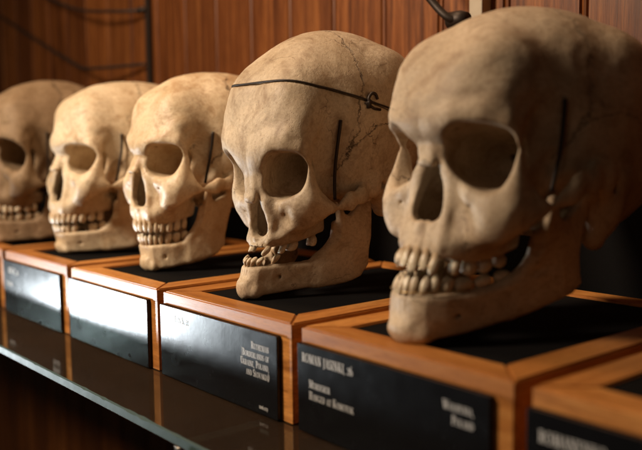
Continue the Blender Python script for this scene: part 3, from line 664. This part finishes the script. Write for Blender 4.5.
def lettering(lines, parent):
    """serif capitals and small capitals; lines: (text, x, z, cap height, align, width factor). The plate's face is local y = 0"""
    vs, fs = [], []
    for txt, x, z, size, al in lines:
        pen = 0; quads = []
        for ch in txt:
            k = .76 if ch.islower() else 1.; wd, st = GL[ch.upper()]; kx = k * .80
            for _, pts in st:
                for i in range(len(pts) - 1):
                    (x0, y0, w0), (x1, y1, w1) = pts[i], pts[i + 1]; dx, dy = x1 - x0, y1 - y0; L = math.hypot(dx, dy) + 1e-9; nx, ny = -dy / L, dx / L
                    e = .01
                    quads.append([(pen + (px) * kx, py * k) for px, py in ((x0 + nx * w0 / 2 - dx / L * e, y0 + ny * w0 / 2), (x0 - nx * w0 / 2 - dx / L * e, y0 - ny * w0 / 2), (x1 - nx * w1 / 2 + dx / L * e, y1 - ny * w1 / 2), (x1 + nx * w1 / 2 + dx / L * e, y1 + ny * w1 / 2))])
            pen += (wd + .05) * kx
        sh = -pen if al == 'RIGHT' else 0
        for q in quads:
            n = len(vs); y = -.0002 - .0000004 * (n % 160)
            vs += [(x + (px + sh) * size, y, z + py * size) for px, py in q]; fs.append((n, n + 1, n + 2, n + 3))
    me = bpy.data.meshes.new('lettering'); me.from_pydata(vs, [], fs); me.update()
    return link('lettering', me, M_ink, parent)

BW, BD, RIM = .1687, .245, .0225
def box(i, label, lines):
    x0 = -.6041 + .18 * (2 - i)
    t = thing('display_box', (x0 + BW / 2, FRONT, 0), label, 'box', 'oak display boxes in a row on the glass shelf')
    H = TOP; w = BW / 2; g = .0004; z0 = H - .010
    def mitre(pts, mat, name='rim'):
        """rim piece: four plan corners, extruded, with eased upper edges"""
        import bmesh
        bm = bmesh.new(); lo = [bm.verts.new((p[0], p[1], z0)) for p in pts]; hi = [bm.verts.new((p[0], p[1], H)) for p in pts]
        bm.faces.new(lo[::-1]); bm.faces.new(hi)
        for k in range(4): bm.faces.new((lo[k], lo[(k + 1) % 4], hi[(k + 1) % 4], hi[k]))
        bmesh.ops.bevel(bm, geom=[e for e in bm.edges if e.verts[0].co.z > z0 and e.verts[1].co.z > z0], offset=.0010, segments=2, affect='EDGES')
        me = bpy.data.meshes.new(name); bm.to_mesh(me); bm.free()
        return link(name, me, mat, t)
    r = RIM
    mitre([(-w, 0), (w, 0), (w - r, r - g), (-w + r, r - g)], M_oak)
    mitre([(w, g), (w, BD), (w - r, BD - r), (w - r, r)], M_oak_y)
    mitre([(w - g, BD), (-w + g, BD), (-w + r, BD - r + g), (w - r, BD - r + g)], M_oak)
    mitre([(-w, BD), (-w, g), (-w + r, r), (-w + r, BD - r)], M_oak_y)
    mb = MB(); mb.box((-w + .0008, .0008, .0006), (w - .0008, BD - .0008, z0 - .0002), .0006); mb.build('body', M_oak, t)
    mb = MB(); mb.box((-w + r - .001, r - .001, z0 + .0002), (w - r + .001, BD - r + .001, H - .0018), 0); mb.build('top_panel', M_felt, t)
    mb = MB(); mb.box((-w - .0012, -.0030, .0010), (w - .0125, .0004, z0 - .0004), .0003)
    p = mb.build('name_plate', M_plate, t)
    if lines:
        for s, X, Z, sz, a in lines:
            q = lettering([(s, -w + X if a != 'RIGHT' else w - .0125 - X, z0 - Z, sz, a)], p); q.location = (0, -.0030, 0)
    return t
box(0, 'oak box nearest the camera at the right edge, its black top empty', [('ROMANENKO, 26', .006, .0155, .0062, 'LEFT')])
box(1, 'oak box with black plate lettered ROMAN JASINKI, under the largest nearest skull', [('ROMAN JASINKI, 26', .0035, .0115, .0058, 'LEFT'), ('Murderer', .0105, .0275, .0052, 'LEFT'), ('Hanged at Komotok', .0105, .0350, .0052, 'LEFT'), ('Wolhynia,', .010, .0135, .0052, 'RIGHT'), ('Poland', .010, .021, .0052, 'RIGHT')])
box(2, 'oak box with black plate lettered Ruthenian, under the skull with the sawn cap', [('Ivan K, 22', .022, .0115, .0052, 'LEFT'), ('Ruthenian', .0085, .0135, .0050, 'RIGHT'), ('[Borderlands of', .0085, .0200, .0050, 'RIGHT'), ('Ukraine, Poland,', .0085, .0265, .0050, 'RIGHT'), ('and Slovakia)', .0085, .0330, .0050, 'RIGHT'), ('1006.029', .011, .0545, .0030, 'RIGHT')])
box(3, 'oak box whose black plate is washed out by white glare, third from the right', [('Ivan, 28', .006, .0125, .0055, 'LEFT')])
box(4, 'oak box with three short white lines at its plate\'s right end, beneath the blurred skulls', [('KOVAC, 31', .016, .0135, .0066, 'LEFT'), ('Soldier', .010, .028, .0055, 'LEFT'), ('Lublin,', .006, .0125, .0058, 'RIGHT'), ('Rowno,', .006, .0210, .0058, 'RIGHT'), ('Poland', .006, .0295, .0058, 'RIGHT')])
box(5, 'farthest oak box, mostly outside the left edge of the picture', [('Lublin', .006, .0135, .0064, 'RIGHT')])

# ---------------------------------------------------------------- skulls
def warp(P, name):
    w = POSE[name][1]; D = np.zeros_like(P)
    for c, ww in zip(LM, w):
        SIG2 = 2 * c[3] ** 2; c = np.array(c[:3]); ww = np.array(ww, float); mid = abs(c[0]) < 1
        if mid: ww[0] = 0
        D += np.exp(-((P - c) ** 2).sum(1) / SIG2)[:, None] * ww
        if not mid:
            D += np.exp(-((P - c * [-1, 1, 1]) ** 2).sum(1) / SIG2)[:, None] * (ww * [-1, 1, 1])
    return P + D
def pose(P, name):
    q = POSE[name][0]; s, pit, sz = q[3], q[4], q[5]
    P = P * [1, 1, sz]; c, n = math.cos(pit), math.sin(pit)
    y = c * (P[:, 1] + 90) + n * P[:, 2] - 90; z = -n * (P[:, 1] + 90) + c * P[:, 2]
    return np.stack([P[:, 0], y, z], 1) * s * .001

def skull(name, label, M_bone, M_tooth, h, o, seed):
    rs = np.random.RandomState(seed)
    q = POSE[name][0]
    def tr(P, amp=1.):
        P = np.asarray(P, float)
        Q = P + amp * np.stack([value_noise(P, 26., seed + k) for k in range(3)], 1) * .7
        Q = Q + amp * np.stack([value_noise(P, 7., seed + 9 + k) for k in range(3)], 1) * .24
        return pose(warp(Q, name), name)
    F = mandible_field(h, o); D = F.full(); org = (-F.x[-1], F.y[0], F.z[0])
    mv, mf = surface_net(D, org, h)
    mp = tr(mv)
    dz = TOP - .0018 - mp[:, 2].min()
    t = thing('human_skull', (q[0], q[1], TOP - .0018), label, 'skull', 'human skulls on display boxes', q[2])
    off = np.array([0, 0, -mp[:, 2].min()])
    def put(nm, P, faces, mat, parent, rest=None, smooth=True):
        me = mesh_from(nm, tr(P) + off, faces, smooth) if isinstance(faces, np.ndarray) else bpy.data.meshes.new(nm)
        if not isinstance(faces, np.ndarray):
            me.from_pydata([tuple(v) for v in (tr(P) + off)], [], faces); me.polygons.foreach_set('use_smooth', [True] * len(faces)); me.update()
        a = me.attributes.new('rest', 'FLOAT_VECTOR', 'POINT')
        a.data.foreach_set('vector', (np.asarray(P, np.float32) + np.float32(seed * 0.0)).ravel())
        return link(nm, me, mat, parent)
    mand = put('mandible', mv, mf, M_bone, t)
    F = cranium_field(h, o); D = F.full(); org = (-F.x[-1], F.y[0], F.z[0])
    if 'cut' in o:                                   # the vault was sawn through: a cap lies on the rest
        Y, Z = F.y[None, :, None], F.z[None, None, :]
        pl = (Z - (o['cut'][0] + o['cut'][1] * Y)) / math.hypot(1, o['cut'][1])
        cv, cf = surface_net(np.maximum(D, -(pl - .35)), org, h)
        cap_ = put('skull_cap', cv, cf, M_bone, t)
        cap_['label'] = 'sawn top of the skull resting along a thin dark cut'
        D = np.maximum(D, pl + .35)
    cv, cf = surface_net(D, org, h); cran = put('cranium', cv, cf, M_bone, t)
    # teeth
    z_up, z_lo = o.get('z_up', 40.5), o.get('z_lo', 40.8)
    for arc, ws, up in ((UP_ARC, UP_W, True), (LO_ARC, LO_W, False)):
        for side in (1, -1):
            lost = o.get(('lost_up' if up else 'lost_lo') + ('' if side > 0 else '_r'), ())
            for i, (x, y, tx, ty, w) in enumerate(tooth_slots(arc, ws)):
                if i in lost: continue
                kind = 'front' if i < 2 else 'canine' if i < 3 else 'molar'
                dep = [6.6, 6.0, 7.6, 8.2, 8.4, 10.2, 10, 9][i] * (1 if up else .92)
                H = (50.5 - z_up if up else z_lo - 30.5) - (.0 if i < 3 else .4 * (i - 3) * .5) + rs.uniform(-1.5, .2) - o.get('irr', 0) * rs.uniform(0, 1)
                root = 5 + o.get('root', 0)
                sp = o.get('stub', {}).get((up, i, side), 1.)
                V, fs = tooth_mesh(w * rs.uniform(.82, .95), dep * rs.uniform(.88, 1), H, kind, root, rs)
                neck = np.clip((V[:, 2] / H - .62) * 3, 0, 1)
                if sp != 1: V[:, 2] = H + (V[:, 2] - H) * np.where(V[:, 2] < H, sp, 1)
                an = rs.uniform(-.24, .24); ca, sa = math.cos(an), math.sin(an)
                V = np.stack([V[:, 0] * ca - V[:, 1] * sa, V[:, 0] * sa + V[:, 1] * ca, V[:, 2]], 1)
                V[:, 0] += (V[:, 2] - H) * rs.uniform(-.12, .12)
                if not o.get('root'): V[:, 1] += np.maximum(V[:, 2] - H * .72, 0) * .42
                if i < 3: V[:, 1] += V[:, 2] * o.get('lean', .05)           # front teeth lean outward
                out = (-.6 if i < 3 else .9) if up else (-.2 if i < 3 else .8)
                ox, oy = x - ty * out * 1, y + tx * out * 1          # move inward by `out`
                # local x along the arc, local -y outward
                X = ox + V[:, 0] * tx - V[:, 1] * ty; Y = oy + V[:, 0] * ty + V[:, 1] * tx
                Z = (50.5 - H) + V[:, 2] if up else (30.5 + H) - V[:, 2]
                P = np.stack([X * side, Y, Z], 1)
                fs2 = [tuple(dict.fromkeys(f)) for f in fs]
                if (side > 0) == up: fs2 = [f[::-1] for f in fs2]
                to = put('tooth', P, fs2, M_tooth, cran if up else mand)
                a = to.data.attributes.new('neck', 'FLOAT', 'POINT'); a.data.foreach_set('value', neck.astype(np.float32))
    # steel rods holding the jaw at the temples, hinge pins
    def rod(nm, pts, r, mat, parent):
        P = tr(np.array([tuple(p) for p in bez(pts, 8)])) + off
        mb = MB(); mb.tube([tuple(p) for p in P], r); return mb.build(nm, mat, parent)
    for sd in (1, -1):
        a, b = o.get('rod', ((59, -46, 136), (53.5, -46, 82)))
        rod('jaw_rod', [(sd * a[0], a[1], a[2]), (sd * ((a[0] + b[0]) / 2), (a[1] + b[1]) / 2, (a[2] + b[2]) / 2), (sd * b[0], b[1], b[2])], .0013, M_iron, t)
        rod('hinge_pin', [(sd * 55, -3, 83), (sd * 61, -13, 82), (sd * 63, -16, 82)], .0010, M_steel, t)
    return t, tr, off, cran, mand, rod

b5 = bone('bone_brown', (.22, .14, .075), (.36, .25, .15), (.15, .09, .042), .60, .25, 1., 500)  # brown bone, darkened further in its colour for the shade on the farthest skull
b4 = bone('bone_cream', (.56, .42, .255), (.78, .64, .445), (.38, .235, .115), .46, .38, .8, 400)
b3 = bone('bone_pale', (.56, .41, .24), (.80, .65, .445), (.40, .215, .09), .42, .42, 1.2, 300)
b2 = bone('bone_ochre', (.46, .34, .215), (.68, .55, .39), (.25, .155, .085), .50, .36, 1.2, 200)
b1 = bone('bone_tan', (.42, .305, .19), (.62, .485, .335), (.26, .16, .088), .54, .32, .9, 0)
en1 = enamel('teeth_tan', (.66, .55, .38), (.80, .70, .52), (.36, .23, .12))
en2 = enamel('teeth_pale', (.74, .63, .45), (.86, .77, .60), (.48, .32, .17))

skull('S5', 'farthest blurred brown skull, cut by the left edge of the picture', b5, en1, 1.6, dict(), 51)
skull('S4', 'blurred pale skull second from the left, above the glare on the plates', b4, en2, 1.5, dict(root=1, lean=.14, lost_lo=(5,)), 42)
skull('S3', 'pale glossy middle skull with a full set of long teeth and broken nose bones', b3, en2, 1.25, dict(root=1, low_top=29, z_lo=40, lean=.16), 33)
S2 = skull('S2', 'skull with a sawn cap, latch hook and many missing teeth, second from the right', b2, en1, 1.05,
           dict(cut=(141, -.32), lost_up=(0, 1, 3, 6), lost_up_r=(0, 1, 2, 4, 5, 6, 7), lost_lo=(3, 5, 6, 7), lost_lo_r=(3, 4, 5, 6), oh=14, ow=20, low_top=27.5, z_lo=38.5, z_up=39, lean=0), 24)
S1 = skull('S1', 'largest nearest skull, tan brown with crowded teeth and brass wire on the lower jaw', b1, en1, 1.0,
           dict(lost_up=(3,), nw=14, oh=16.4, ow=20.3, irr=2.2), 15)
# wire round the lower teeth of the nearest skull
t, tr, off, cran, mand, rod = S1
pts = [arc_at(LO_ARC, s) for s in (40, 34, 26, 18, 11, 4)]
line = [(-p[0] - p[3] * -4.2 * -1, p[1] - p[2] * 4.4, 31.5) for p in pts]
line = [(-(p[0] + p[3] * 4.4), p[1] - p[2] * 4.4, 32) for p in pts] + [(p[0] + p[3] * 4.4, p[1] - p[2] * 4.4, 32) for p in pts[::-1]]
rod('binding_wire', line, .00035, M_brass, mand)

HOOK = 1.28
# dark cord and latch hooks along the cut of the second skull
t, tr, off, cran, mand, rod = S2
cap2 = [c for c in t.children if c.name.startswith('skull_cap')][0]
me = cap2.data; co = np.empty(len(me.vertices) * 3); me.vertices.foreach_get('co', co); co = co.reshape(-1, 3)
re_ = np.empty(len(me.vertices) * 3); me.attributes['rest'].data.foreach_get('vector', re_); re_ = re_.reshape(-1, 3)
nearcut = np.abs(re_[:, 2] - (141 - .32 * re_[:, 1]) - .8) < 1.3
co, re_ = co[nearcut], re_[nearcut]
ang = np.arctan2(re_[:, 0], -re_[:, 1]); rad = np.hypot(re_[:, 0], re_[:, 1])
def rim(a, out=0.):
    m = np.abs((ang - a + math.pi) % (2 * math.pi) - math.pi) < .04
    k = np.argsort(rad[m])[-4:]; p = co[m][k].mean(0); c = co.mean(0); d = p - c; d[2] = 0; d /= np.linalg.norm(d)
    return Vector(p + d * out)
mb = MB(); loop = [rim(-math.pi + 2 * math.pi * i / 90, .0002) for i in range(90)]; loop = [(loop[i - 1] + loop[i] * 2 + loop[(i + 1) % 90]) / 4 for i in range(90)]
mb.tube(loop + [loop[0], loop[1]], .00075, 8, False); mb.build('binding_cord', M_iron, t)
for a0 in (HOOK, -HOOK):
    p, q = rim(a0, .0016), rim(a0 + (.16 if a0 > 0 else -.16), .0016); d = (q - p).normalized(); U = Vector((0, 0, 1))
    mb = MB(); mb.tube([p - d * .004 - U * .003, p + d * .004 - U * .005, q - U * .004], .0011, 8)
    mb.tube(bez([p - U * .0045, p + U * .001 - d * .001, p + U * .0058 + d * .002, p + U * .0062 + d * .0055, p + U * .0030 + d * .0072], 5), .0012, 8)
    mb.tube([p - U * .0065 - d * .001, p - U * .003 - d * .001, p + U * .0005], [.0016, .0021, .0014], 8)
    mb.build('latch_hook', M_iron, t)
